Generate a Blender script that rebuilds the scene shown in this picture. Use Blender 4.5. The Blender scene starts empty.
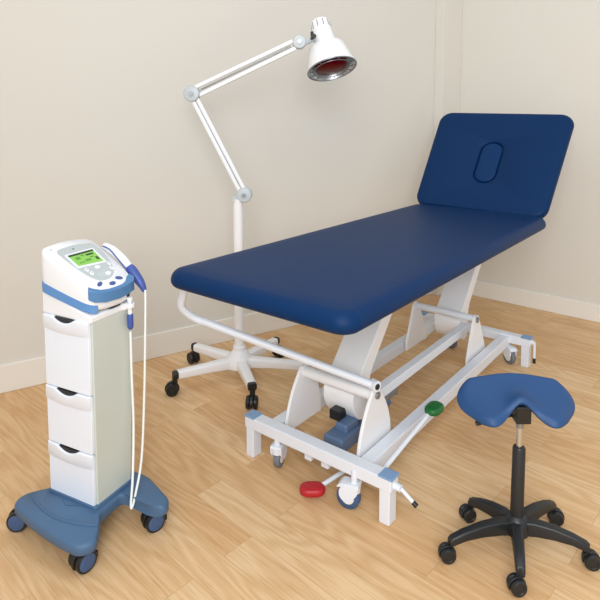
import bpy, bmesh, math, random
from mathutils import Vector, Matrix
C = bpy.context.scene.collection
PI = math.pi
R = math.radians
V = Vector

# ---------------------------------------------------------------- materials
def lin(c):
    return tuple(((x / 255) / 12.92 if x / 255 <= 0.04045 else ((x / 255 + 0.055) / 1.055) ** 2.4) for x in c) + (1,)

def mat(name, rgb, rough=0.5, metal=0.0, bump=0.0, bscale=200, spec=0.5, coat=0.0, mottle=0.0, emit=0.0):
    m = bpy.data.materials.new(name); m.use_nodes = True
    nt = m.node_tree; b = nt.nodes['Principled BSDF']
    b.inputs['Base Color'].default_value = lin(rgb)
    b.inputs['Roughness'].default_value = rough
    b.inputs['Metallic'].default_value = metal
    b.inputs['Specular IOR Level'].default_value = spec
    b.inputs['Coat Weight'].default_value = coat
    tc = nt.nodes.new('ShaderNodeTexCoord')
    if bump:
        n = nt.nodes.new('ShaderNodeTexNoise'); n.inputs['Scale'].default_value = bscale; n.inputs['Detail'].default_value = 3
        bp = nt.nodes.new('ShaderNodeBump'); bp.inputs['Strength'].default_value = bump; bp.inputs['Distance'].default_value = 0.002
        nt.links.new(tc.outputs['Object'], n.inputs['Vector']); nt.links.new(n.outputs['Fac'], bp.inputs['Height'])
        nt.links.new(bp.outputs['Normal'], b.inputs['Normal'])
    n2 = nt.nodes.new('ShaderNodeTexNoise'); n2.inputs['Scale'].default_value = 9; n2.inputs['Detail'].default_value = 2
    mx = nt.nodes.new('ShaderNodeMix'); mx.data_type = 'RGBA'; mx.blend_type = 'MULTIPLY'
    mx.inputs['Factor'].default_value = mottle
    mx.inputs['A'].default_value = lin(rgb)
    nt.links.new(tc.outputs['Object'], n2.inputs['Vector']); nt.links.new(n2.outputs['Fac'], mx.inputs['B'])
    if mottle: nt.links.new(mx.outputs['Result'], b.inputs['Base Color'])
    if emit:
        b.inputs['Emission Color'].default_value = lin(rgb); b.inputs['Emission Strength'].default_value = emit
    return m

M_NAVY = mat('navy_vinyl', (0, 43, 87), 0.5, bump=0.12, bscale=420, spec=0.16)
M_PLUG = mat('navy_vinyl_plug', (0, 46, 92), 0.5, bump=0.12, bscale=420, spec=0.18)
M_SADDLE = mat('saddle_blue_vinyl', (36, 72, 118), 0.5, bump=0.08, bscale=300, spec=0.35)
M_WHITE = mat('white_enamel', (238, 238, 240), 0.3, spec=0.5, bump=0.03, bscale=150)
M_STEEL = mat('pale_grey_enamel', (226, 231, 240), 0.35, spec=0.5, bump=0.03, bscale=150)
M_CAP = mat('blue_grey_plastic', (126, 158, 196), 0.45)
M_MOTOR = mat('slate_blue_plastic', (88, 112, 145), 0.45)
M_BLACK = mat('black_plastic', (22, 23, 25), 0.4, bump=0.05)
M_STOOLBLK = mat('black_nylon', (30, 32, 34), 0.42, bump=0.1, bscale=500)
M_RUBBER = mat('grey_rubber', (110, 116, 124), 0.6)
M_BLUERUB = mat('blue_rubber', (62, 88, 128), 0.55)
M_CHROME = mat('chrome', (205, 208, 212), 0.15, metal=1.0)
M_REFL = mat('satin_reflector', (226, 228, 230), 0.32, metal=.9, bump=.5, bscale=70)
M_DULL = mat('dull_steel', (150, 154, 158), 0.35, metal=0.8)
M_JOINT = mat('grey_joint_plastic', (190, 198, 202), 0.35)
M_RED = mat('red_pedal_plastic', (176, 24, 34), 0.45)
M_GREEN = mat('green_pedal_plastic', (14, 104, 46), 0.45)
M_BULB = mat('dark_red_glass', (92, 3, 9), 0.3, spec=.2)
M_COLUMN = mat('pale_sage_metal', (204, 211, 203), 0.4, metal=0.1, bump=0.02)
M_DRAWER = mat('white_drawer_plastic', (232, 239, 250), 0.35, bump=0.02)
M_BASE = mat('steel_blue_plastic', (72, 104, 138), 0.5, bump=0.15, bscale=600)
M_UNIT = mat('white_abs_plastic', (236, 238, 242), 0.3, bump=0.02)
M_STRIPE = mat('cornflower_plastic', (92, 142, 200), 0.35)
M_BUMPER = mat('steel_blue_gloss_plastic', (78, 126, 174), 0.3)
M_PANEL = mat('silver_grey_panel', (186, 194, 194), 0.35)
M_KEYBLUE = mat('indigo_key', (66, 88, 150), 0.3)
M_GRIP = mat('indigo_grip', (62, 84, 158), 0.35)
M_CABLE = mat('white_cable', (236, 240, 238), 0.4)
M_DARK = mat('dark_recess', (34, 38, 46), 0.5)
M_LCD = mat('lcd_green', (134, 196, 84), 0.25, emit=0.25, mottle=0.25)
M_LCDDK = mat('lcd_dark', (44, 66, 38), 0.25)
M_LCDMID = mat('lcd_mid', (96, 150, 62), 0.25)
M_WALL = mat('cream_wall_paint', (220, 216, 207), 0.85, bump=0.06, bscale=90, spec=0.2)
M_TRIM = mat('off_white_trim_paint', (234, 230, 222), 0.5, spec=0.4)

def floor_mat():
    m = bpy.data.materials.new('oak_strip_floor'); m.use_nodes = True
    nt = m.node_tree; N = nt.nodes; Lk = nt.links; b = N['Principled BSDF']
    tc = N.new('ShaderNodeTexCoord')
    mp = N.new('ShaderNodeMapping'); mp.inputs['Rotation'].default_value = (0, 0, R(FLOOR_ROT))
    Lk.new(tc.outputs['Object'], mp.inputs['Vector'])
    def brick(w, h, off):
        br = N.new('ShaderNodeTexBrick'); br.offset = off; br.offset_frequency = 2; br.squash = 1
        br.inputs['Scale'].default_value = 1; br.inputs['Brick Width'].default_value = w; br.inputs['Row Height'].default_value = h
        br.inputs['Mortar Size'].default_value = 0.0011; br.inputs['Mortar Smooth'].default_value = 0.3; br.inputs['Bias'].default_value = 0
        br.inputs['Color1'].default_value = (0, 0, 0, 1); br.inputs['Color2'].default_value = (1, 1, 1, 1); br.inputs['Mortar'].default_value = (0.5, 0.5, 0.5, 1)
        Lk.new(mp.outputs['Vector'], br.inputs['Vector']); return br
    br = brick(0.72, 0.105, 0.37)
    # shift the grain by the strip's own random number
    sc = N.new('ShaderNodeVectorMath'); sc.operation = 'MULTIPLY'; sc.inputs[1].default_value = (7.3, 3.1, 5.7)
    Lk.new(br.outputs['Color'], sc.inputs[0])
    ad = N.new('ShaderNodeVectorMath'); ad.operation = 'ADD'
    Lk.new(mp.outputs['Vector'], ad.inputs[0]); Lk.new(sc.outputs[0], ad.inputs[1])
    st = N.new('ShaderNodeVectorMath'); st.operation = 'MULTIPLY'; st.inputs[1].default_value = (1.5, 9, 1)
    Lk.new(ad.outputs[0], st.inputs[0])
    # cathedral figure
    nz = N.new('ShaderNodeTexNoise'); nz.inputs['Scale'].default_value = 1.0; nz.inputs['Detail'].default_value = 1.5; nz.inputs['Roughness'].default_value = .45
    Lk.new(st.outputs[0], nz.inputs['Vector'])
    ml = N.new('ShaderNodeMath'); ml.operation = 'MULTIPLY'; ml.inputs[1].default_value = 62; Lk.new(nz.outputs['Fac'], ml.inputs[0])
    sn = N.new('ShaderNodeMath'); sn.operation = 'SINE'; Lk.new(ml.outputs[0], sn.inputs[0])
    rg = N.new('ShaderNodeMapRange'); rg.inputs['From Min'].default_value = -1; rg.inputs['From Max'].default_value = 1; Lk.new(sn.outputs[0], rg.inputs['Value'])
    # fine pores
    st2 = N.new('ShaderNodeVectorMath'); st2.operation = 'MULTIPLY'; st2.inputs[1].default_value = (9, 240, 1)
    Lk.new(ad.outputs[0], st2.inputs[0])
    n2 = N.new('ShaderNodeTexNoise'); n2.inputs['Scale'].default_value = 1.0; n2.inputs['Detail'].default_value = 3
    Lk.new(st2.outputs[0], n2.inputs['Vector'])
    # strip tone
    cr = N.new('ShaderNodeValToRGB')
    e = cr.color_ramp.elements
    e[0].position = 0; e[0].color = lin((218, 178, 132))
    e[1].position = 1; e[1].color = lin((230, 198, 156))
    x = e.new(0.5); x.color = lin((225, 189, 145))
    sx = N.new('ShaderNodeSeparateColor'); Lk.new(br.outputs['Color'], sx.inputs[0]); Lk.new(sx.outputs[0], cr.inputs['Fac'])
    g1 = N.new('ShaderNodeMix'); g1.data_type = 'RGBA'; g1.blend_type = 'MULTIPLY'; g1.inputs['B'].default_value = (0.86, 0.78, 0.68, 1)
    f1 = N.new('ShaderNodeMath'); f1.operation = 'MULTIPLY'; f1.inputs[1].default_value = 0.75; Lk.new(rg.outputs[0], f1.inputs[0]); Lk.new(f1.outputs[0], g1.inputs['Factor'])
    Lk.new(cr.outputs['Color'], g1.inputs['A'])
    g2 = N.new('ShaderNodeMix'); g2.data_type = 'RGBA'; g2.blend_type = 'MULTIPLY'; g2.inputs['B'].default_value = (0.74, 0.64, 0.52, 1)
    f2 = N.new('ShaderNodeMapRange'); f2.inputs['From Min'].default_value = 0.5; f2.inputs['From Max'].default_value = 0.75; f2.inputs['To Max'].default_value = 0.7
    Lk.new(n2.outputs['Fac'], f2.inputs['Value']); Lk.new(f2.outputs[0], g2.inputs['Factor']); Lk.new(g1.outputs['Result'], g2.inputs['A'])
    g3 = N.new('ShaderNodeMix'); g3.data_type = 'RGBA'; g3.blend_type = 'MULTIPLY'; g3.inputs['B'].default_value = (0.66, 0.56, 0.45, 1)
    f3 = N.new('ShaderNodeMath'); f3.operation = 'MULTIPLY'; f3.inputs[1].default_value = 0.5; Lk.new(br.outputs['Fac'], f3.inputs[0])
    Lk.new(f3.outputs[0], g3.inputs['Factor']); Lk.new(g2.outputs['Result'], g3.inputs['A'])
    Lk.new(g3.outputs['Result'], b.inputs['Base Color'])
    b.inputs['Roughness'].default_value = 0.5; b.inputs['Specular IOR Level'].default_value = 0.25
    bp = N.new('ShaderNodeBump'); bp.inputs['Strength'].default_value = 0.05; bp.inputs['Distance'].default_value = 0.002
    Lk.new(n2.outputs['Fac'], bp.inputs['Height']); Lk.new(bp.outputs['Normal'], b.inputs['Normal'])
    return m
FLOOR_ROT = -137.0
M_FLOOR = floor_mat()

# ---------------------------------------------------------------- mesh helpers (all add to a bmesh)
def face(bm, vs):
    try: return bm.faces.new(vs)
    except ValueError: return None

def box(bm, lo, hi, mtx=None):
    lo, hi = V(lo), V(hi)
    vs = [bm.verts.new(V(((hi if i & 1 else lo).x, (hi if i & 2 else lo).y, (hi if i & 4 else lo).z))) for i in range(8)]
    for f in ((0, 2, 3, 1), (4, 5, 7, 6), (0, 1, 5, 4), (2, 6, 7, 3), (0, 4, 6, 2), (1, 3, 7, 5)): face(bm, [vs[i] for i in f])
    if mtx is not None:
        for v in vs: v.co = mtx @ v.co
    return vs

def frame_z(d):
    d = V(d).normalized(); a = V((0, 0, 1)) if abs(d.z) < 0.95 else V((0, 1, 0))
    x = a.cross(d).normalized(); return x, d.cross(x), d

def loft(bm, rings, cap0=True, cap1=True):
    vr = [[bm.verts.new(p) for p in r] for r in rings]; n = len(vr[0])
    for a, b in zip(vr, vr[1:]):
        for i in range(n): face(bm, [a[i], a[(i + 1) % n], b[(i + 1) % n], b[i]])
    if cap0: face(bm, vr[0][::-1])
    if cap1: face(bm, vr[-1])
    return vr

def tube(bm, pts, r, n=14, caps=True):
    pts = [V(p) for p in pts]; rs = r if isinstance(r, (list, tuple)) else [r] * len(pts)
    t0 = (pts[1] - pts[0]).normalized(); x, y, _ = frame_z(t0); rings = []
    for i, p in enumerate(pts):
        t = ((pts[min(i + 1, len(pts) - 1)] - pts[max(i - 1, 0)])).normalized()
        q = t0.rotation_difference(t); x = q @ x; y = q @ y; t0 = t
        rings.append([p + rs[i] * (math.cos(2 * PI * k / n) * x + math.sin(2 * PI * k / n) * y) for k in range(n)])
    loft(bm, rings, caps, caps)

def lathe(bm, prof, o=(0, 0, 0), d=(0, 0, 1), n=32, cap0=True, cap1=True):
    x, y, z = frame_z(d); o = V(o)
    loft(bm, [[o + h * z + max(r, 1e-5) * (math.cos(2 * PI * k / n) * x + math.sin(2 * PI * k / n) * y) for k in range(n)] for r, h in prof], cap0, cap1)

def cyl(bm, a, b, r, n=20): a, b = V(a), V(b); lathe(bm, [(r, 0), (r, (b - a).length)], a, b - a, n)

def prism(bm, poly, d, o=(0, 0, 0), ux=(1, 0, 0), uy=(0, 1, 0)):
    """polygon in the (ux, uy) plane pushed along d"""
    o, ux, uy, d = V(o), V(ux), V(uy), V(d)
    a = [o + p[0] * ux + p[1] * uy for p in poly]
    loft(bm, [a, [p + d for p in a]])

def arc(p0, p1, bulge, n=8):
    p0, p1 = V(p0), V(p1); m = (p1 - p0); nrm = V((-m.y, m.x)); return [tuple(p0 + m * (i / n) + nrm * bulge * 4 * (i / n) * (1 - i / n)) for i in range(n + 1)]

def smooth_path(pts, n=6):
    pts = [V(p) for p in pts]; out = []
    for i in range(len(pts) - 1):
        p0, p1, p2, p3 = pts[max(i - 1, 0)], pts[i], pts[i + 1], pts[min(i + 2, len(pts) - 1)]
        for k in range(n):
            t = k / n
            out.append(0.5 * ((2 * p1) + (p2 - p0) * t + (2 * p0 - 5 * p1 + 4 * p2 - p3) * t * t + (-p0 + 3 * p1 - 3 * p2 + p3) * t ** 3))
    return out + [pts[-1]]

def rrect(w, l, r, n=10, skew=0):
    out = []
    for cx, cy, a0 in ((w / 2 - r, l / 2 - r, 0), (-w / 2 + r, l / 2 - r, 90), (-w / 2 + r, -l / 2 + r, 180), (w / 2 - r, -l / 2 + r, 270)):
        for k in range(n + 1):
            a = R(a0 + 90 * k / n); out.append((cx + r * math.cos(a), cy + r * math.sin(a)))
    return out

def rpoly(pts, r, n=5):
    """polygon with rounded corners"""
    out = []; pts = [V(p) for p in pts]; N = len(pts)
    for i in range(N):
        a, b, c = pts[i - 1], pts[i], pts[(i + 1) % N]
        rr = r[i] if isinstance(r, (list, tuple)) else r
        da = (a - b).normalized(); dc = (c - b).normalized()
        q = min(rr, (a - b).length * .48, (c - b).length * .48)
        s, e = b + da * q, b + dc * q
        for k in range(n + 1):
            t = k / n; out.append(tuple((1 - t) ** 2 * s + 2 * t * (1 - t) * b + t * t * e))
    return out

def obj(name, bm, m, parent=None, bevel=0.0, seg=3, ang=35, sub=0):
    bmesh.ops.recalc_face_normals(bm, faces=bm.faces)
    me = bpy.data.meshes.new(name); bm.to_mesh(me); bm.free()
    for p in me.polygons: p.use_smooth = True
    me.set_sharp_from_angle(angle=R(ang))
    o = bpy.data.objects.new(name, me); C.objects.link(o)
    for k in (m if isinstance(m, (list, tuple)) else [m]): me.materials.append(k)
    if bevel:
        b = o.modifiers.new('soft_edges', 'BEVEL'); b.width = bevel; b.segments = seg; b.limit_method = 'ANGLE'; b.angle_limit = R(40)
        me.set_sharp_from_angle(angle=R(180)); b.harden_normals = True
    if sub:
        s = o.modifiers.new('smooth', 'SUBSURF'); s.levels = s.render_levels = sub
    if parent is not None: o.parent = parent
    return o

def thing(name, label, cat, loc=(0, 0, 0), rz=0, group=None):
    o = bpy.data.objects.new(name, None); C.objects.link(o)
    o.location = loc; o.rotation_euler = (0, 0, rz); o['label'] = label; o['category'] = cat
    if group: o['group'] = group
    return o

def struct(name, bm, m, bevel=0):
    o = obj(name, bm, m, bevel=bevel); o['kind'] = 'structure'; return o

def B(): return bmesh.new()

def dup(o, parent=None):
    c = o.copy(); C.objects.link(c); c.parent = parent
    for ch in o.children: dup(ch, c)
    return c

# ---------------------------------------------------------------- room
WL0, WR0 = V((-1.338, 2.425)), V((1.797, 3.294))
dL = V((1.279, .804)).normalized(); dR = V((-.619, .532)).normalized()
# the corner where both wall planes meet
den = dL.x * dR.y - dL.y * dR.x
tt = ((WR0.x - WL0.x) * dR.y - (WR0.y - WL0.y) * dR.x) / den
CORNER = WL0 + dL * tt
nL = V((-dL.y, dL.x)); nR = V((-dR.y, dR.x)) * -1   # pointing out of the room
if nL.y < 0: nL = -nL
if nR.y < 0: nR = -nR
BB = 0.012
def wall(name, a, b, nrm, off, th, z0, z1, m, bev=0):
    bm = B(); a2, b2 = a + nrm * off, b + nrm * off
    poly = [a2, b2, b2 + nrm * th, a2 + nrm * th]
    prism(bm, [(p.x, p.y) for p in poly], (0, 0, z1 - z0), (0, 0, z0)); return struct(name, bm, m, bev)
eL = WL0 - dL * .75; eR = WR0 - dR * 1.9
HZ = 2.6
wall('wall_left', eL, CORNER + dL * .1, nL, BB, .1, 0, HZ, M_WALL)
wall('wall_right', eR, CORNER + dR * .1, nR, BB, .1, 0, HZ, M_WALL)
wall('baseboard_left', eL, CORNER, nL, 0, BB + .002, 0, .128, M_TRIM, .004)
wall('baseboard_right', eR, CORNER, nR, 0, BB + .002, 0, .108, M_TRIM, .004)
wall('shade_wall_side', eL - dL * .1 , eL - dL * .1 + V((0, -1.7)), V((-1, 0)), 0, .1, 0, HZ, M_WALL)  # unseen wall added to shade the left wall and floor
wall('shade_wall_baseboard', eL, eL + V((0, -1.6)), V((-1, 0)), .07, .03, 0, .128, M_TRIM, .004)  # skirting of the added shading wall, out of view
bm = B()
k1, k2 = CORNER - dL * .17, CORNER - dR * .05
k3 = CORNER - dL * .17 - dR * .05
prism(bm, [(p.x, p.y) for p in (CORNER, k1 + nL * BB, k3 , k2 + nR * BB)], (0, 0, HZ)); struct('trim_1', bm, M_WALL, .004)
bm = B(); prism(bm, [(p.x, p.y) for p in (eL + nL * .12 - dL * .4, eL - V((.4, 3.5)), eR - V((0, 3.5)), eR + nR * .1, CORNER + V((0, .2)))], (0, 0, .02), (0, 0, -.02)); struct('floor', bm, M_FLOOR)

# ---------------------------------------------------------------- treatment table
TH = .668
ORG = V((.387, 2.253, 0))
tab = thing('treatment_table', 'navy blue padded treatment table with raised backrest on a white lifting frame', 'treatment table', ORG, -TH)

def pad(bm, w, l, th, rc, re, z0=0, crown=0.0, hole=None):
    """upholstered cushion: rounded plan, rolled edges; hole = (ring outline, depth)"""
    rings = []
    def ring(ins, z): return [V((x, y, z0 + z)) for x, y in rrect(w - 2 * ins, l - 2 * ins, max(rc - ins, .004))]
    rt = th * .58; rb = th * .42
    rings.append(ring(.06, 0)); rings.append(ring(re, 0))
    for k in range(1, 6): a = R(18 * k); rings.append(ring(re - re * math.sin(a), rb - rb * math.cos(a)))
    for k in range(1, 8): a = R(90 * k / 7); rings.append(ring(re - re * math.cos(a), th - rt + rt * math.sin(a)))
    for ins, c in ((re + .012, .5), (re + .03, .9), (re + .045, 1), (re + .055, 1), (re + .065, 1)): rings.append(ring(ins, th + crown * c))
    if hole:
        for q in hole: rings.append([V((x, y, z0 + th + crown + z)) for x, y, z in q])
    loft(bm, rings)

SEAT_Z = .683
bm = B(); pad(bm, .715, 1.768, .065, .06, .036, 0, .003)
so = obj('seat_cushion', bm, M_NAVY, tab, ang=60); so.location = (0, 0, SEAT_Z)
# backrest: hinge at the head end
BW, BL = .715, .65
def stad(w, l, z): return [(x, y - .018, z) for x, y in rrect(w, l, w / 2 - .0005)]
bm = B(); pad(bm, BW, BL, .05, .075, .022, 0, .003, [stad(.134, .276, 0), stad(.126, .268, -.004), stad(.120, .262, -.016)])
for v in bm.verts: v.co.x *= 1.035 + .075 * v.co.y / BL
bk = obj('backrest', bm, M_NAVY, tab, ang=60)
bang = math.atan2(.50, .365)
bk.rotation_mode = 'QUATERNION'
bk.rotation_quaternion = Matrix.Rotation(bang, 3, 'X').to_quaternion() @ Matrix.Rotation(R(-1.3), 3, 'Z').to_quaternion()
hinge = V((-.013, .872, .732))
mid = V((0, math.cos(bang), math.sin(bang))) * (BL / 2)
nrm = V((0, -math.sin(bang), math.cos(bang)))
bk.location = hinge + mid - nrm * .045 + V((0, .012, 0))
bm = B()
def sring(ins, z): return [V((x * 1.035, y - .018, z)) for x, y in rrect(.108 - 2 * ins, .25 - 2 * ins, .054 - ins - .0005)]
loft(bm, [sring(0, .03), sring(0, .048), sring(.003, .0515), sring(.009, .0535), sring(.022, .0545)])
pl = obj('face_hole_plug', bm, M_PLUG, bk, ang=60); pl['label'] = 'oval padded plug in the breathing hole'
# bearer frame under the cushions
bm = B()
for x in (-.22, .22): box(bm, (x - .02, -.74, .655), (x + .02, .84, SEAT_Z + .002))
for y in (-.70, 0, .80): box(bm, (-.22, y - .015, .66), (.22, y + .015, SEAT_Z + .001))
obj('bearer_frame', bm, M_STEEL, tab, .004)
bm = B()
for x in (-.2, .2):
    tube(bm, [(x, .84, .675), hinge + V((x, .03, -.03)), hinge + V((x, 0, 0)) + mid * 1.3 - nrm * .052], .012)
obj('backrest_support', bm, M_STEEL, tab)

# lower frame
def part(name, m, bev, *boxes, label=None):
    bm = B()
    for lo, hi in boxes: box(bm, lo, hi)
    o = obj(name, bm, m, tab, bev)
    if label: o['label'] = label
    return o
part('cross_beam', M_STEEL, .004, ((-.288, -.585, .108), (.314, -.537, .15)))
part('cross_beam', M_STEEL, .004, ((-.288, .792, .104), (.314, .838, .146)))
for x in (-.284, .272):
    part('leg', M_STEEL, .004, ((x, -.583, 0.0), (x + .037, -.539, .12)))
    part('leg', M_STEEL, .004, ((x, .794, 0.0), (x + .037, .836, .12)))
for x in (-.292, .268):
    for y, z in ((-.586, .149), (.791, .145)):
        part('end_cap', M_CAP, .003, ((x, y, z - .003), (x + .05, y + .05, z + .004)), label='blue grey end cap')
for x in (-.21, .168):
    part('side_rail', M_STEEL, .004, ((x, -.54, .088), (x + .045, .80, .138)))
# bearing plates, front pair rounded, rear pair triangular; extruded along x
fp = [(-.515, .10)] + arc((-.515, .13), (-.425, .318), .07, 8) + arc((-.395, .318), (-.305, .14), .09, 8) + [(-.305, .10)]
rp = rpoly([(.40, .10), (.40, .135), (.475, .318), (.515, .318), (.61, .135), (.61, .10)], [.001, .03, .02, .02, .03, .001])
for x in (-.158, .146):
    for pf in (fp, rp):
        bm = B(); prism(bm, pf, (.012, 0, 0), (x, 0, 0), (0, 1, 0), (0, 0, 1)); obj('bearing_plate', bm, M_WHITE, tab, .003)
for y in (-.405, .495):
    bm = B(); cyl(bm, (.156, y, .296), (.166, y, .296), .0125); obj('pivot_bolt', bm, M_DULL, tab, .002)
bm = B(); cyl(bm, (-.15, -.405, .292), (.15, -.405, .292), .021); obj('pivot_tube', bm, M_WHITE, tab)
bm = B(); cyl(bm, (-.15, .495, .30), (.158, .495, .30), .016); obj('pivot_tube', bm, M_STEEL, tab)
# lifting arms: box sections leaning towards the head
def arm(y0):
    prof = [(-.02, .69), (-.345, .325), (-.40, .275), (-.405, .215), (-.365, .15), (-.305, .14), (-.285, .19), (-.29, .275), (-.275, .31), (.055, .685)]
    prof = rpoly([(y + .36 + y0, z) for y, z in prof], .03, 3)
    bm = B(); prism(bm, prof, (.128, 0, 0), (-.068, 0, 0), (0, 1, 0), (0, 0, 1)); return obj('lift_arm', bm, M_WHITE, tab, .004)
arm(-.36); arm(.570)
# link between both arms
part('link_beam', M_STEEL, .004, ((.062, -.30, .205), (.098, .57, .243)))
part('link_bracket', M_DULL, .003, ((.062, -.27, .178), (.096, -.15, .206)))
bm = B(); cyl(bm, (.08, -.13, .165), (.08, -.13, .21), .009); obj('bolt', bm, M_DULL, tab, .002)
# motor
bm = B()
box(bm, (-.005, -.49, .088), (.075, -.37, .14)); box(bm, (.0, -.38, .09), (.07, -.25, .135))
cyl(bm, (.03, -.27, .115), (.03, -.10, .11), .018)
box(bm, (.01, -.44, .135), (.06, -.36, .165))
obj('lift_motor', bm, M_MOTOR, tab, .008)
bm = B(); box(bm, (-.02, -.432, .165), (.022, -.385, .20)); obj('clamp', bm, M_BLACK, tab, .003)
# bent bar from the seat's foot end down to the pivot
bm = B()
p_r = V((.158, -.42, .335)); p_l = V((-.362, -.755, .548)); up = V((-.380, -.79, .59)); tp = V((-.338, -.80, .69))
path = [p_r, p_r.lerp(p_l, .5), p_r.lerp(p_l, .86)] + smooth_path([p_r.lerp(p_l, .93), p_l, up, V((-.362, -.798, .64)), tp], 6)
tube(bm, path, .0135, 14); obj('foot_bar', bm, M_STEEL, tab)
bm = B(); dd = V((.97, -.24, 0)); cyl(bm, p_r - dd * .016, p_r + dd * .012, .0195); fb = obj('bar_collar', bm, M_STEEL, tab, .002)
bm = B(); cyl(bm, p_r + dd * .010, p_r + dd * .0135, .0105); obj('bar_plug', bm, M_BLACK, tab)
# foot pedals
def pedal(c, yaw, m, lab, a, b):
    bm = B(); tube(bm, [a, b], .0075); st = obj('pedal_rod', bm, M_STEEL, tab)
    bm = B()
    rg = lambda s, z: [V((x * s, y * s, z)) for x, y in rrect(.056, .084, .027)]
    loft(bm, [rg(.8, -.013), rg(.97, -.008), rg(1, 0), rg(.96, .008), rg(.8, .0125), rg(.45, .0135)])
    o = obj('pedal', bm, m, tab, ang=60); o.location = c; o.rotation_euler = (0, 0, yaw); o['label'] = lab
pedal(V((.055, -.63, .038)), R(-50), M_RED, 'red foot pedal', V((.115, -.44, .062)), V((.068, -.612, .041)))
pedal(V((.268, -.19, .195)), R(0), M_GREEN, 'green foot pedal', V((.235, -.53, .10)), V((.262, -.22, .186)))
for x in (-.03, .04):
    bm = B(); box(bm, (x, -.565, .075), (x + .03, -.545, .112)); obj('shaft_mount', bm, M_STEEL, tab, .004)
bm = B(); cyl(bm, (.10, -.50, .10), (.245, -.50, .10), .008); obj('pedal_shaft', bm, M_STEEL, tab)
# castor lowering levers
def lever(a, b, c):
    bm = B(); cyl(bm, a, b, .011); tube(bm, [b, V(b).lerp(V(c), .8)], .006); l = obj('lever', bm, M_STEEL, tab)
    bm = B(); tube(bm, [V(b).lerp(V(c), .75), c], .0075); t = obj('lever_tip', bm, M_BLACK, l); t['label'] = 'black lever tip'
lever((.308, -.56, .122), (.335, -.56, .122), (.385, -.555, .085))
lever((.308, .815, .125), (.33, .815, .125), (.335, .80, .03))
# castors
def table_castor(x, y, yaw, big=1.0, dark=False):
    h = obj_castor_housing(x, y, yaw, big)
    bm = B(); r = .036 * big
    lathe(bm, [(r * .5, -.011), (r * .93, -.011), (r, -.008), (r, .008), (r * .93, .011), (r * .5, .011)], (0, 0, 0), (1, 0, 0), 28)
    w = obj('wheel', bm, M_BLUERUB if dark else M_RUBBER, h, ang=50); w.location = (0, -.018, r - .006 - .0)
    bm = B(); lathe(bm, [(r * .55, -.0125), (r * .55, .0125)], (0, 0, 0), (1, 0, 0), 20)
    hb = obj('wheel_hub', bm, M_WHITE, h, .002); hb.location = (0, -.018, r - .006)
def obj_castor_housing(x, y, yaw, big):
    bm = B(); r = .036 * big
    cyl(bm, (0, 0, .075), (0, 0, .125), .0105)
    lathe(bm, [(.012, .05), (.02, .054), (.021, .075), (.014, .082)], (0, 0, 0), (0, 0, 1), 20)
    pr = rpoly([(.018, .078), (-.03, .078), (-.046, .06), (-.043, .036), (-.026, .022), (-.006, .028), (.016, .055)], .012, 4)
    for sx in (-.021, .0145):
        prism(bm, pr, (.0065, 0, 0), (sx, 0, 0), (0, 1, 0), (0, 0, 1))
    prism(bm, rpoly([(.02, .084), (-.04, .082), (-.055, .066), (-.03, .07), (.02, .07)], .006, 3), (.04, 0, 0), (-.02, 0, 0), (0, 1, 0), (0, 0, 1))
    o = obj('castor', bm, M_STEEL, tab, .002); o.location = (x, y, .006); o.rotation_euler = (0, 0, yaw); return o
table_castor(-.140, -.575, R(200), .92); table_castor(.182, -.580, R(-75), 1.06, True)
table_castor(.203, .80, R(60)); table_castor(-.105, .80, R(70))

# ---------------------------------------------------------------- heat lamp
lamp = thing('heat_lamp', 'white infrared heat lamp on a jointed arm with a five-legged castor base', 'lamp', (-.286, 2.585, 0))
bm = B()
lathe(bm, [(.03, .055), (.066, .062), (.07, .075), (.062, .10), (.04, .125), (.030, .14), (.024, .145)], n=36); obj('hub', bm, M_WHITE, lamp)
bm = B(); cyl(bm, (0, 0, .13), (0, 0, .855), .0225, 24); obj('pole', bm, M_WHITE, lamp)
bm = B(); lathe(bm, [(.026, .135), (.030, .14), (.030, .155), (.023, .16)]); obj('pole_collar', bm, M_WHITE, lamp)
def black_castor(par, x, y, z, yaw, s=1.0, m=M_BLACK):
    bm = B(); cyl(bm, (0, 0, .045 * s), (0, 0, .082 * s), .006 * s)
    # hood over the two wheels
    pr = [(.030 * s * math.cos(R(a)), .026 * s + .029 * s * math.sin(R(a))) for a in range(-20, 201, 20)]
    prism(bm, pr, (.012 * s, 0, 0), (-.006 * s, -.012 * s, 0), (0, 1, 0), (0, 0, 1))
    c = obj('castor', bm, m, par, .002 * s); c.location = (x, y, z); c.rotation_euler = (0, 0, yaw)
    for sx in (-1, 1):
        bm = B(); r = .026 * s
        lathe(bm, [(r * .45, -.007 * s), (r * .9, -.007 * s), (r, -.004 * s), (r, .004 * s), (r * .9, .008 * s), (r * .62, .0085 * s), (r * .55, .006 * s), (r * .2, .006 * s)], (0, 0, 0), (sx, 0, 0), 24)
        w = obj('wheel', bm, m, c, ang=40); w.location = (sx * .0145 * s, -.012 * s, r)
    return c
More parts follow.
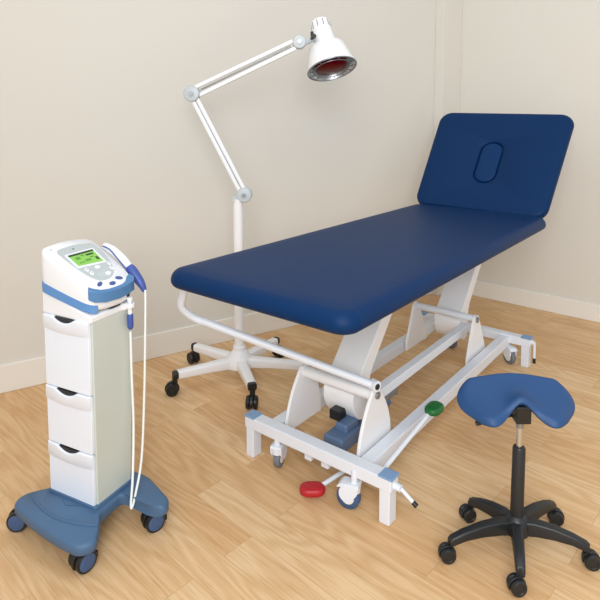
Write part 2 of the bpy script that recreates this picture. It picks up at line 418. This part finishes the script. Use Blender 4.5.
for a, rr in ((-73, .285), (-12, .335), (54, .28), (148, .285), (211, .315)):
    ca, sa = math.cos(R(a)), math.sin(R(a))
    bm = B(); ux = V((-sa, ca, 0)); rings = []
    for t, w, z0, z1 in ((.03, .027, .058, .108), (.07, .024, .060, .106), (.16, .0215, .066, .106), (rr - .012, .020, .071, .106)):
        c = V((ca, sa, 0)) * t
        rings.append([c + ux * p[0] + V((0, 0, p[1])) for p in rpoly([(-w, z0), (w, z0), (w, z1), (-w, z1)], .01, 3)])
    loft(bm, rings); lg = obj('leg', bm, M_WHITE, lamp)
    bm = B(); rings = []
    for t, k in ((rr - .013, 1.0), (rr + .004, 1.0), (rr + .008, .8)):
        c = V((ca, sa, 0)) * t; w = .0195 * k
        rings.append([c + ux * p[0] + V((0, 0, p[1])) for p in rpoly([(-w, .074), (w, .074), (w, .1055), (-w, .1055)], .01, 3)])
    loft(bm, rings); cyl(bm, (ca * rr, sa * rr, .05), (ca * rr, sa * rr, .08), .012); obj('leg_cap', bm, M_BLACK, lg)
    black_castor(lamp, ca * rr, sa * rr, 0, R(a + 70), 1.08)
j1, j2, j3 = V((.03, 0, .875)), V((-.203, 0, 1.336)), V((.283, 0, 1.566))
def joint(p, r):
    bm = B(); lathe(bm, [(r * .85, -.03), (r, -.026), (r, .018), (r * .9, .024), (r * .35, .026), (r * .3, .03)], p, (0, -1, 0), 28)
    j = obj('arm_joint', bm, M_JOINT, lamp, ang=40)
    bm = B(); lathe(bm, [(.009, .026), (.009, .033)], p, (0, -1, 0), 14); obj('joint_screw', bm, M_DULL, j)
joint(j1, .035); joint(j2, .036); joint(j3, .030)
bm = B(); prism(bm, rpoly([(-.024, .84), (.024, .84), (.028, .86), (.045, .885), (.015, .885), (-.024, .868)], .006, 3), (0, .036, 0), (0, -.018, 0), (1, 0, 0), (0, 0, 1)); obj('pole_bracket', bm, M_JOINT, lamp, .003)
def arms(a, b, o0, o1):
    d = (b - a).normalized(); n = V((-d.z, 0, d.x))
    for s in (-1, 1):
        bm = B(); p, q = a + d * .028 + n * o0 * s, b - d * .026 + n * o1 * s; w = .0088
        rings = [[c + n * x + V((0, y, 0)) for x, y in rpoly([(-w, -.011), (w, -.011), (w, .011), (-w, .011)], .004, 2)] for c in (p, q)]
        loft(bm, rings); obj('arm_bar', bm, M_WHITE, lamp)
arms(j1, j2, .0108, .0108); arms(j2, j3, .020, .017)
bm = B()   # spring rod between the bars
tube(bm, [j1.lerp(j2, .1), j1.lerp(j2, .9)], .004); tube(bm, [j2.lerp(j3, .08), j2.lerp(j3, .92)], .004); obj('tension_rod', bm, M_DULL, lamp)
# lamp head
ax = V((.215, -.36, -.905)).normalized()
rim = V((.431, 0.0, 1.447)); Lh = .252
top = rim - ax * Lh
bm = B()
lathe(bm, [(.030, 0), (.040, .004), (.043, .012), (.048, .10), (.054, .128), (.074, .134), (.083, .142), (.094, .185), (.108, .235), (.114, .248), (.114, .253),
           (.110, .253), (.104, .235), (.090, .185), (.078, .150), (.04, .146)], top, ax, 44, True, True)
hd = obj('lamp_shade', bm, M_WHITE, lamp, ang=35)
bm = B()   # cooling slots on the neck
hx, hy, hz = frame_z(ax)
for k in range(10):
    a = 2 * PI * k / 10; dirn = math.cos(a) * hx + math.sin(a) * hy
    tube(bm, [top + ax * .012 + dirn * .0425, top + ax * .045 + dirn * .0450], .0016, 6)
obj('vent_slots', bm, M_DARK, hd)
bm = B(); lathe(bm, [(.0765, .158), (.089, .186), (.103, .236), (.1085, .2515), (.106, .2515), (.101, .236), (.087, .186), (.074, .158)], top, ax, 44, False, False); obj('reflector', bm, M_REFL, hd)
bm = B(); lathe(bm, [(.03, .15), (.064, .185), (.076, .222), (.075, .236), (.064, .246), (.035, .252), (.002, .254)], top, ax, 36); bl = obj('bulb', bm, M_BULB, hd, ang=60); bl['label'] = 'dark red infrared bulb'
bm = B()
rc = lambda rr, h, n=40: [top + ax * h + rr * (math.cos(2 * PI * k / n) * hx + math.sin(2 * PI * k / n) * hy) for k in range(n + 1)]
tube(bm, rc(.112, .252), .0035, 8, False); tube(bm, rc(.083, .251), .0022, 8, False)
for k in range(14):
    a = 2 * PI * k / 14; dirn = math.cos(a) * hx + math.sin(a) * hy
    tube(bm, [top + ax * .25 + dirn * .111, top + ax * .251 + dirn * .083], .0022, 6)
obj('wire_guard', bm, M_DULL, hd)
neck = top + ax * .095
bm = B(); tube(bm, [j3 + V((.02, 0, -.006)), V(((j3.x + neck.x) / 2, 0.02, (j3.z + neck.z) / 2 + .002)), neck - V((.03, -.01, 0))], .011)
obj('yoke', bm, M_JOINT, lamp)
bm = B(); q = V(((j3.x + neck.x) / 2 + .004, -.002, (j3.z + neck.z) / 2 + .012)); cyl(bm, q, q + V((.004, -.028, .0)), .011); cyl(bm, q + V((-.004, .0, -.012)), q + V((-.004, 0, .024)), .007); obj('knob', bm, M_BLACK, lamp, .002)

# ---------------------------------------------------------------- equipment cart
CA = R(-26.7)
cart = thing('equipment_cart', 'white three-drawer equipment cart on a steel blue castor base', 'cart', (-.641, 1.653, 0), CA)
bm = B()
z0, z1 = .095, .662
def colring(z, k): return [V(p + (z,)) for p in [(-.0935, -.066), (.0935, -.066)] + [(.0935, -.066 + (.134 + .03 * k) * t / 6) for t in range(1, 6)] + [(.0935, .068 + .03 * k), (-.0935, .068 + .03 * k)]]
loft(bm, [colring(z0, 0), colring(z1, 1)]); obj('column', bm, M_COLUMN, cart, .003)
bm = B(); prism(bm, [(-.101, .655), (.096, .651), (.096, .671), (.08, .675), (-.101, .728)], (0, .172, 0), (0, -.073, 0), (1, 0, 0), (0, 0, 1)); obj('top_tray', bm, M_UNIT, cart, .006)
bm = B(); box(bm, (.08, .05, .655), (.105, .086, .675)); 
lathe(bm, [(.014, 0), (.014, .014), (.0095, .014), (.0095, 0)], (.108, .068, .66), (0, 0, 1), 20); obj('probe_holder', bm, M_UNIT, cart, .002)
def drawer(zb, zt):
    """front with a protruding scooped grip lip along the top"""
    x0, x1 = -.0925, .0885
    bm = B(); yb = -.072
    prism(bm, rpoly([(x0, zb), (x1, zb), (x1, zt - .004), (x0, zt - .004)], .003, 2), (0, -.010, 0), (0, -.066, 0), (1, 0, 0), (0, 0, 1))
    d = obj('drawer', bm, M_DRAWER, cart, .002)
    bm = B(); n = 24; rings = []
    for i in range(n + 1):
        t = i / n; x = x0 - .001 + (x1 - x0 + .002) * t
        arch = 4 * t * (1 - t); sc = .015 * max(0, 1 - ((t - .47) / .24) ** 2)
        zl = zt - .047 + .004 * (1 - arch); zh = zt - sc; yf = -.0775 - .0045 * arch ** .7
        rings.append([V((x, -.070, zl)), V((x, yf + .004, zl)), V((x, yf, zl + .005)), V((x, yf, zh - .003)), V((x, yf + .003, zh)), V((x, -.070, zh))])
    loft(bm, rings); obj('grip_lip', bm, M_DRAWER, d, ang=40)
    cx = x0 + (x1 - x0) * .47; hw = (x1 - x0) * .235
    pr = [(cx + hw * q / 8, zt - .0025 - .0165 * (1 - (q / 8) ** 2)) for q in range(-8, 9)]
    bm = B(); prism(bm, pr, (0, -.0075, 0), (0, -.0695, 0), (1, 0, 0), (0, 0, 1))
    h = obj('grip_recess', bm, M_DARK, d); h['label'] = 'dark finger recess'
drawer(.100, .262); drawer(.264, .438); drawer(.440, .655)
# base: broad curved front pod, narrower rear arm
bm = B()
outl = rpoly([(-.138, -.095), (-.160, -.125), (-.150, -.162), (-.04, -.186), (.08, -.200), (.160, -.200), (.186, -.165), (.148, -.112), (.112, -.078), (.106, .022), (.225, .012), (.262, .025), (.252, .062), (.12, .118), (-.12, .118), (-.19, .10), (-.19, .065), (-.108, .03), (-.106, -.06)],
             [.03, .025, .03, .06, .06, .03, .025, .03, .02, .03, .03, .015, .02, .03, .03, .03, .03, .03, .03], 5)
def outs(s, z):
    return [V((x * s, y * s + (0 if s == 1 else -.03 * (1 - s)), z)) for x, y in outl]
loft(bm, [outs(.97, .064), outs(1, .070), outs(1, .090), outs(.985, .096), outs(.95, .099)])
lathe(bm, [(.1, .1), (.1, .101)], (0, 0, 0), n=8)
bs = obj('base', bm, M_BASE, cart, ang=50)
bm = B(); prism(bm, rpoly([(-.099, -.080), (.099, -.080), (.099, .078), (-.099, .078)], .008, 3), (0, 0, .016), (0, 0, .094)); obj('plinth', bm, M_BASE, bs, .003)
bm = B()   # raised arc on the front pod
tube(bm, [V((x, y, .1)) for x, y in arc((-.115, -.118), (.145, -.118), -.12, 16)], .0035, 8); obj('pod_ridge', bm, M_BASE, bs)
def cart_castor(x, y, yaw):
    bm = B(); cyl(bm, (0, 0, .04), (0, 0, .062), .010)
    pr = [(.033 * math.cos(R(a)), .030 + .033 * math.sin(R(a))) for a in range(-30, 211, 20)]
    prism(bm, pr, (.012, 0, 0), (-.006, -.012, 0), (0, 1, 0), (0, 0, 1))
    box(bm, (-.009, .012, .012), (.009, .03, .030))
    c = obj('castor', bm, M_BLACK, cart, .002); c.location = (x, y, 0); c.rotation_euler = (0, 0, yaw)
    for sx in (-1, 1):
        bm = B(); r = .030
        lathe(bm, [(r * .5, -.008), (r * .92, -.008), (r, -.005), (r, .006), (r * .94, .009), (r * .8, .009)], (0, 0, 0), (sx, 0, 0), 28)
        w = obj('wheel', bm, M_BLACK, c, ang=40); w.location = (sx * .016, -.012, r)
        bm = B(); lathe(bm, [(r * .81, 0), (r * .81, .0088), (r * .7, .0105), (r * .3, .0105)], (0, 0, 0), (sx, 0, 0), 24)
        w = obj('wheel_cover', bm, M_BLUERUB, c, ang=40); w.location = (sx * .016, -.012, r)
cart_castor(-.150, -.128, R(-62)); cart_castor(.135, -.150, R(-10)); cart_castor(.205, .055, R(-25)); cart_castor(-.155, .08, R(140))

# ---------------------------------------------------------------- therapy unit on the cart
unit = thing('therapy_unit', 'white and blue electrotherapy unit with a green screen on top of the cart', 'medical device', (-.641, 1.653, .66), CA)
TZ, TS = .796 - .66, -.545          # sloping top plane z = TZ + TS * x
def tz(x): return TZ + TS * x
outline = [(-.100, -.078), (-.106, -.035), (-.109, .007), (-.105, .060), (-.092, .108), (-.05, .110), (.006, .108), (.056, .105), (.094, .098), (.104, .06), (.107, .02), (.102, -.03), (.088, -.06), (.06, -.068), (.001, -.074), (-.05, -.077)]
ol = rpoly(outline, .02, 3)
cxy = V((sum(p[0] for p in ol) / len(ol), sum(p[1] for p in ol) / len(ol)))
def uring(k, top=True, dz=0.0, f=1.0):
    out = []
    for x, y in ol:
        q = cxy + (V((x, y)) - cxy) * k
        zb = .046 - .26 * q.x * f
        out.append(V((q.x, q.y, (tz(q.x) if top else zb) + dz)))
    return out
bm = B(); loft(bm, [uring(.94, False, 0), uring(.985, False, .006), uring(1.0, False, .014), uring(1.0, True, -.018), uring(.992, True, -.009), uring(.972, True, -.003), uring(.94, True, 0)])
un = obj('housing', bm, M_UNIT, unit, ang=50)
# blue band low on the drawer side and round the back
bm = B()
idx = [i for i, p in enumerate(ol) if p[1] < -.045 or p[0] < -.07]
def band(k, dz): return [cxy + (V(p) - cxy) * k for p in ol]
n = len(ol)
for a in range(n):
    b_ = (a + 1) % n
    if not (ol[a][1] < -.04 and ol[b_][1] < -.04 and max(ol[a][0], ol[b_][0]) < .1): continue
    q = []
    for i in (a, b_):
        for k in (1.012, .985):
            p = cxy + (V(ol[i]) - cxy) * k; zt = .754 - .66 - .285 * (p.x + .1); zb = .724 - .66 - .25 * (p.x + .1)
            q.append((V((p.x, p.y, zb)), V((p.x, p.y, zt))))
    vs = [bm.verts.new(c) for pr in q for c in pr]   # a-out b,t ; a-in b,t ; b-out ; b-in
    for f in ((0, 4, 5, 1), (2, 3, 7, 6), (1, 5, 7, 3), (0, 2, 6, 4)): face(bm, [vs[i] for i in f])
bmesh.ops.remove_doubles(bm, verts=bm.verts, dist=1e-5)
obj('side_band', bm, M_STRIPE, unit, ang=40)
def topplate(name, poly, m, h, par=unit, drop=.003, bev=.0008):
    bm = B(); loft(bm, [[V((x, y, tz(x) - drop)) for x, y in poly], [V((x, y, tz(x) + h)) for x, y in poly]]); return obj(name, bm, m, par, bev)
pan = topplate('control_panel', rpoly([(-.074, -.046), (-.080, .03), (-.070, .096), (-.042, .098), (.008, .090), (.055, .064), (.074, .03), (.073, -.012), (.046, -.030), (0, -.040)], .02, 4), M_PANEL, .0012)
topplate('screen_surround', rpoly([(-.049, -.032), (-.049, .077), (.016, .072), (.009, -.034)], .004, 3), M_UNIT, .0024, pan)
topplate('screen', [(-.042, -.025), (-.042, .069), (.010, .064), (.003, -.026)], M_LCD, .0032, pan)
bm = B()
def lcd(bm, poly, h=.0038): loft(bm, [[V((x, y, tz(x) + .002)) for x, y in poly], [V((x, y, tz(x) + h)) for x, y in poly]])
lcd(bm, [(-.042, -.025), (-.042, .069), (-.035, .068), (-.035, -.025)])
lcd(bm, [(-.030, .030), (-.030, .058), (-.024, .058), (-.024, .030)]); lcd(bm, [(-.012, .050), (-.012, .060), (0, .059), (0, .050)])
obj('screen_bars', bm, M_LCDDK, pan)
bm = B()
for (x, y, a, b_) in ((-.028, -.012, .010, .016), (-.012, .012, .008, .02), (-.018, .036, .004, .014), (-.006, -.014, .003, .02), (-.031, .012, .004, .012)):
    lcd(bm, [(x, y), (x, y + b_), (x + a, y + b_), (x + a, y)])
obj('screen_readout', bm, M_LCDMID, pan)
bm = B()
loft(bm, [[V((x, y, tz(x) + h)) for x, y in ((-.0655, .012), (-.0655, .018), (-.0595, .015))] for h in (.001, .0018)]); obj('emblem', bm, M_DARK, pan)
bm = B()
loft(bm, [[V((x, y, tz(x) + h)) for x, y in ((-.0655, .0215), (-.0655, .044), (-.0625, .044), (-.0625, .0215))] for h in (.001, .0017)]); obj('emblem_bar', bm, M_JOINT, pan)
def oval(cx, cy, a, b_, ang, n=18):
    return [(cx + a * math.cos(t) * math.cos(ang) - b_ * math.sin(t) * math.sin(ang), cy + a * math.cos(t) * math.sin(ang) + b_ * math.sin(t) * math.cos(ang)) for t in [2 * PI * k / n for k in range(n)]]
for x, y in ((.023, -.014), (.039, -.010), (.024, .072), (.042, .064)):
    kb = topplate('key', oval(x, y, .007, .0055, 0), M_UNIT, .003, pan)
    topplate('key_mark', oval(x, y, .0018, .0015, 0, 8), M_DARK, .0034, pan)
topplate('key', oval(.024, .026, .006, .010, 0), M_UNIT, .003, pan)
topplate('dial', oval(.053, .022, .010, .020, 0), M_JOINT, .002, pan); topplate('key', oval(.057, .036, .006, .010, 0), M_UNIT, .004, pan)
for x, y, a in ((.082, -.022, .35), (.093, .016, 0), (.083, .052, -.35)):
    topplate('oval_button', oval(x, y, .0055, .0115, a), M_KEYBLUE, .003, unit)['label'] = 'indigo oval button'
topplate('vent_dot', oval(-.082, -.050, .003, .004, 0, 10), M_PANEL, .001, unit)
# blue bumper wrapping the front edge
inn = [(.076, -.060), (.086, -.053), (.098, -.036), (.104, -.012), (.105, .02), (.104, .045), (.098, .062), (.086, .078), (.078, .098)]
outr = [(.092, .106), (.107, .09), (.114, .055), (.1165, .02), (.112, -.03), (.101, -.060), (.086, -.070)]
bp_ = inn + outr
bm = B(); loft(bm, [[V((x, y, tz(x) - .031)) for x, y in bp_], [V((x, y, tz(x) + .0005)) for x, y in bp_]]); obj('front_bumper', bm, M_BUMPER, unit, .0025)
bm = B()
box(bm, (.098, .03, .036), (.105, .045, .042)); box(bm, (.097, .06, .032), (.103, .075, .042)); box(bm, (.085, .0, .014), (.099, .04, .021))
obj('front_sockets', bm, M_DARK, unit, .002)
bm = B(); box(bm, (.05, -.05, .012), (.08, .09, .032)); box(bm, (-.06, -.045, .02), (-.03, .10, .075)); obj('foot', bm, M_DULL, unit, .003)

# ---------------------------------------------------------------- ultrasound applicator with its cable, held at the unit's far side
app = thing('ultrasound_applicator', 'white and indigo handheld applicator with a looped white cable at the side of the unit', 'applicator', (-.641, 1.653, .66), CA)
ZU = .66
def hp(x, y, z): return V((x, y, z - ZU - (.010 if z > .7 else 0)))
P = [hp(-.052, .124, .830), hp(-.02, .125, .822), hp(.020, .126, .799), hp(.052, .127, .773), hp(.076, .127, .751), hp(.102, .127, .724), hp(.114, .127, .702)]
bm = B(); tube(bm, smooth_path(P[:5], 4), [.006] + [.011 + .004 * math.sin(PI * min(1, i / 14)) for i in range(1, 17)], 16); obj('handle', bm, M_UNIT, app)
bm = B(); tube(bm, smooth_path(P[3:], 4), [.0135, .0155, .0165, .0165, .016, .015, .0145, .0135, .012, .0105, .009, .0075, .006][:13], 16); obj('grip', bm, M_GRIP, app)['label'] = 'indigo grip'
bm = B()
tube(bm, smooth_path([P[0] + V((.012, -.014, .004)), P[1] + V((.01, -.0155, .004)), P[2] + V((0, -.0155, .002)), P[3] + V((0, -.0155, 0))], 4), .0022, 8); obj('seam', bm, M_GRIP, app)
cp = [P[6], hp(.119, .124, .685), hp(.119, .118, .54), hp(.118, .108, .35), hp(.132, .075, .18), hp(.152, .022, .098), hp(.158, .002, .078), hp(.153, .004, .088), hp(.140, .028, .16), hp(.116, .062, .30), hp(.108, .068, .45), hp(.108, .068, .585)]
bm = B(); tube(bm, smooth_path(cp, 6), .0036, 10); obj('cable', bm, M_CABLE, app)
bm = B(); lathe(bm, [(.005, .592), (.0085, .597), (.0095, .604), (.0095, .636), (.008, .64)], (.108, .068, -ZU), n=20); obj('plug', bm, M_GRIP, app)['label'] = 'indigo cable plug'
bm = B(); lathe(bm, [(.0065, .638), (.0065, .682), (.0085, .683), (.0085, .692)], (.108, .068, -ZU), n=18); obj('plug_neck', bm, M_UNIT, app)

# ---------------------------------------------------------------- saddle stool
SA = math.atan2(.628, 1.53)
stool = thing('saddle_stool', 'blue saddle-shaped stool on a black five-star castor base beside the table', 'stool', (.620, 1.525, 0), 0)
# local +y points away from the viewer, +x to the right
bm = B(); lathe(bm, [(.018, .045), (.034, .05), (.036, .075), (.030, .092), (.020, .100), (.0165, .104)], n=28); obj('hub', bm, M_STOOLBLK, stool)
bm = B(); lathe(bm, [(.0185, .095), (.0178, .30), (.015, .305), (.0112, .306)], n=24); obj('column_sleeve', bm, M_STOOLBLK, stool)
bm = B(); cyl(bm, (0, 0, .29), (0, 0, .385), .0088, 20); obj('gas_lift', bm, M_CHROME, stool)
bm = B(); cyl(bm, (0, 0, .362), (0, 0, .392), .0105, 20); obj('lift_sleeve', bm, M_DULL, stool)
for a, L_, cy_ in ((-107, .160, -82), (-22, .184, 80), (34, .180, 75), (130, .150, -70), (193, .205, -85)):
    d = V((math.cos(R(a)), math.sin(R(a)), 0))
    ux = V((-d.y, d.x, 0)); bm = B(); rings = []
    for t, w, zt, hh in ((.012, .0180, .090, .042), (.05, .0175, .095, .039), (.10, .0160, .092, .033), (.15, .0145, .082, .026), (.186, .0130, .070, .024), (.192, .0115, .064, .020)):
        c = d * (t * L_ / .188)
        rings.append([c + ux * p[0] + V((0, 0, p[1])) for p in rpoly([(-w, zt - hh), (w, zt - hh), (w * .85, zt), (-w * .85, zt)], .006, 3)])
    loft(bm, rings); obj('leg', bm, M_STOOLBLK, stool, ang=45)
    black_castor(stool, d.x * L_, d.y * L_, 0, R(cy_), .82, M_STOOLBLK)
# seat: saddle surface, u across, t from the far rim to the near wings
def saddle(u, t):
    au = abs(u)
    near = -.036 - .043 * math.exp(-((au - .56) / .27) ** 2)
    far = .092 + .004 * au ** 2
    y = far + (near - far) * t
    x = .167 * u * (1 - .10 * t ** 3)
    ridge = math.exp(-(u / (.46 - .20 * t)) ** 2)
    z = .462 + .020 * (1 - t) ** 2 - .012 * math.sin(PI * t)
    z -= (.050 * t ** 1.5 + .004) * (1 - ridge)
    z -= .010 * au ** 4 * t
    q = V((x - .006, y, z + .006 + .03 * x)); q.rotate(Matrix.Rotation(R(-5), 3, 'Z'))
    return q
NU, NT = 40, 24
bm = B(); topv = []; botv = []
def grid_pt(i, j):
    # squircle mapping so the plan outline is round-cornered
    a, b_ = 2 * i / NU - 1, 2 * j / NT - 1
    p, q = a * math.sqrt(max(0, 1 - (.40 if b_ > 0 else .42) * b_ * b_)), b_ * math.sqrt(max(0, 1 - (.36 if b_ > 0 else .36) * a * a))
    return p, (q + 1) / 2
for i in range(NU + 1):
    tr, br_ = [], []
    for j in range(NT + 1):
        u, t = grid_pt(i, j); p = saddle(u, t)
        e = max(abs(2 * i / NU - 1), abs(2 * j / NT - 1)); dz = .016 * max(0, (e - .80) / .20) ** 2.2
        tr.append(bm.verts.new(p - V((0, 0, dz))))
        br_.append(bm.verts.new(V((p.x * .975, p.y * .975, p.z - .026 + dz * .55))))
    topv.append(tr); botv.append(br_)
for i in range(NU):
    for j in range(NT):
        face(bm, [topv[i][j], topv[i + 1][j], topv[i + 1][j + 1], topv[i][j + 1]])
        face(bm, [botv[i][j], botv[i][j + 1], botv[i + 1][j + 1], botv[i + 1][j]])
for i in range(NU):
    for j in (0, NT): face(bm, [topv[i][j], topv[i + 1][j], botv[i + 1][j], botv[i][j]])
for j in range(NT):
    for i in (0, NU): face(bm, [topv[i][j], topv[i][j + 1], botv[i][j + 1], botv[i][j]])
obj('saddle_seat', bm, M_SADDLE, stool, ang=180, sub=1)
bm = B(); box(bm, (-.024, -.035, .388), (.018, .05, .438)); box(bm, (.0, -.02, .418), (.055, .05, .436)); obj('tilt_mechanism', bm, M_BLACK, stool, .004)
bm = B(); tube(bm, [(-.01, .0, .40), (-.08, -.018, .394), (-.115, -.022, .390)], [.004, .004, .004], 8); tube(bm, [(-.105, -.021, .391), (-.132, -.026, .387)], .007, 10); obj('height_lever', bm, M_BLACK, stool)

# ---------------------------------------------------------------- light
w = bpy.data.worlds.new('daylight'); bpy.context.scene.world = w; w.use_nodes = True
bg = w.node_tree.nodes['Background']; bg.inputs['Color'].default_value = (0.95, 0.975, 1.0, 1); bg.inputs['Strength'].default_value = .80
def area(name, loc, target, sx, sy, power, col=(1, 1, 1)):
    l = bpy.data.lights.new(name, 'AREA'); l.shape = 'RECTANGLE'; l.size = sx; l.size_y = sy; l.energy = power; l.color = col
    o = bpy.data.objects.new(name, l); C.objects.link(o); o.location = loc
    o.rotation_euler = (V(target) - V(loc)).to_track_quat('-Z', 'Y').to_euler(); return o
area('right_wall_fill', (.1, -1.3, 2.0), (3.0, 1.6, .5), 2.0, 1.6, 100, (.96, .985, 1))  # added area fill behind the camera to brighten the right wall, not a window
area('overhead_fill', (-.2, .9, 2.9), (.1, 2.2, .3), 2.4, 2.0, 12, (1, .98, .96))  # added soft fill from above

# ---------------------------------------------------------------- camera
cd = bpy.data.cameras.new('camera'); cam = bpy.data.objects.new('camera', cd); C.objects.link(cam)
cam.location = (0, 0, 1.236); cam.rotation_euler = (R(85), 0, 0)
cd.sensor_width = 36; cd.lens = 36 * 565.7 / 600; cd.shift_y = -(300 - 165.4) / 600; cd.clip_start = .05
sc = bpy.context.scene; sc.camera = cam
sc.view_settings.view_transform = 'Standard'; sc.view_settings.look = 'None'; sc.view_settings.exposure = 0; sc.view_settings.gamma = 1
sc.view_settings.use_curve_mapping = False
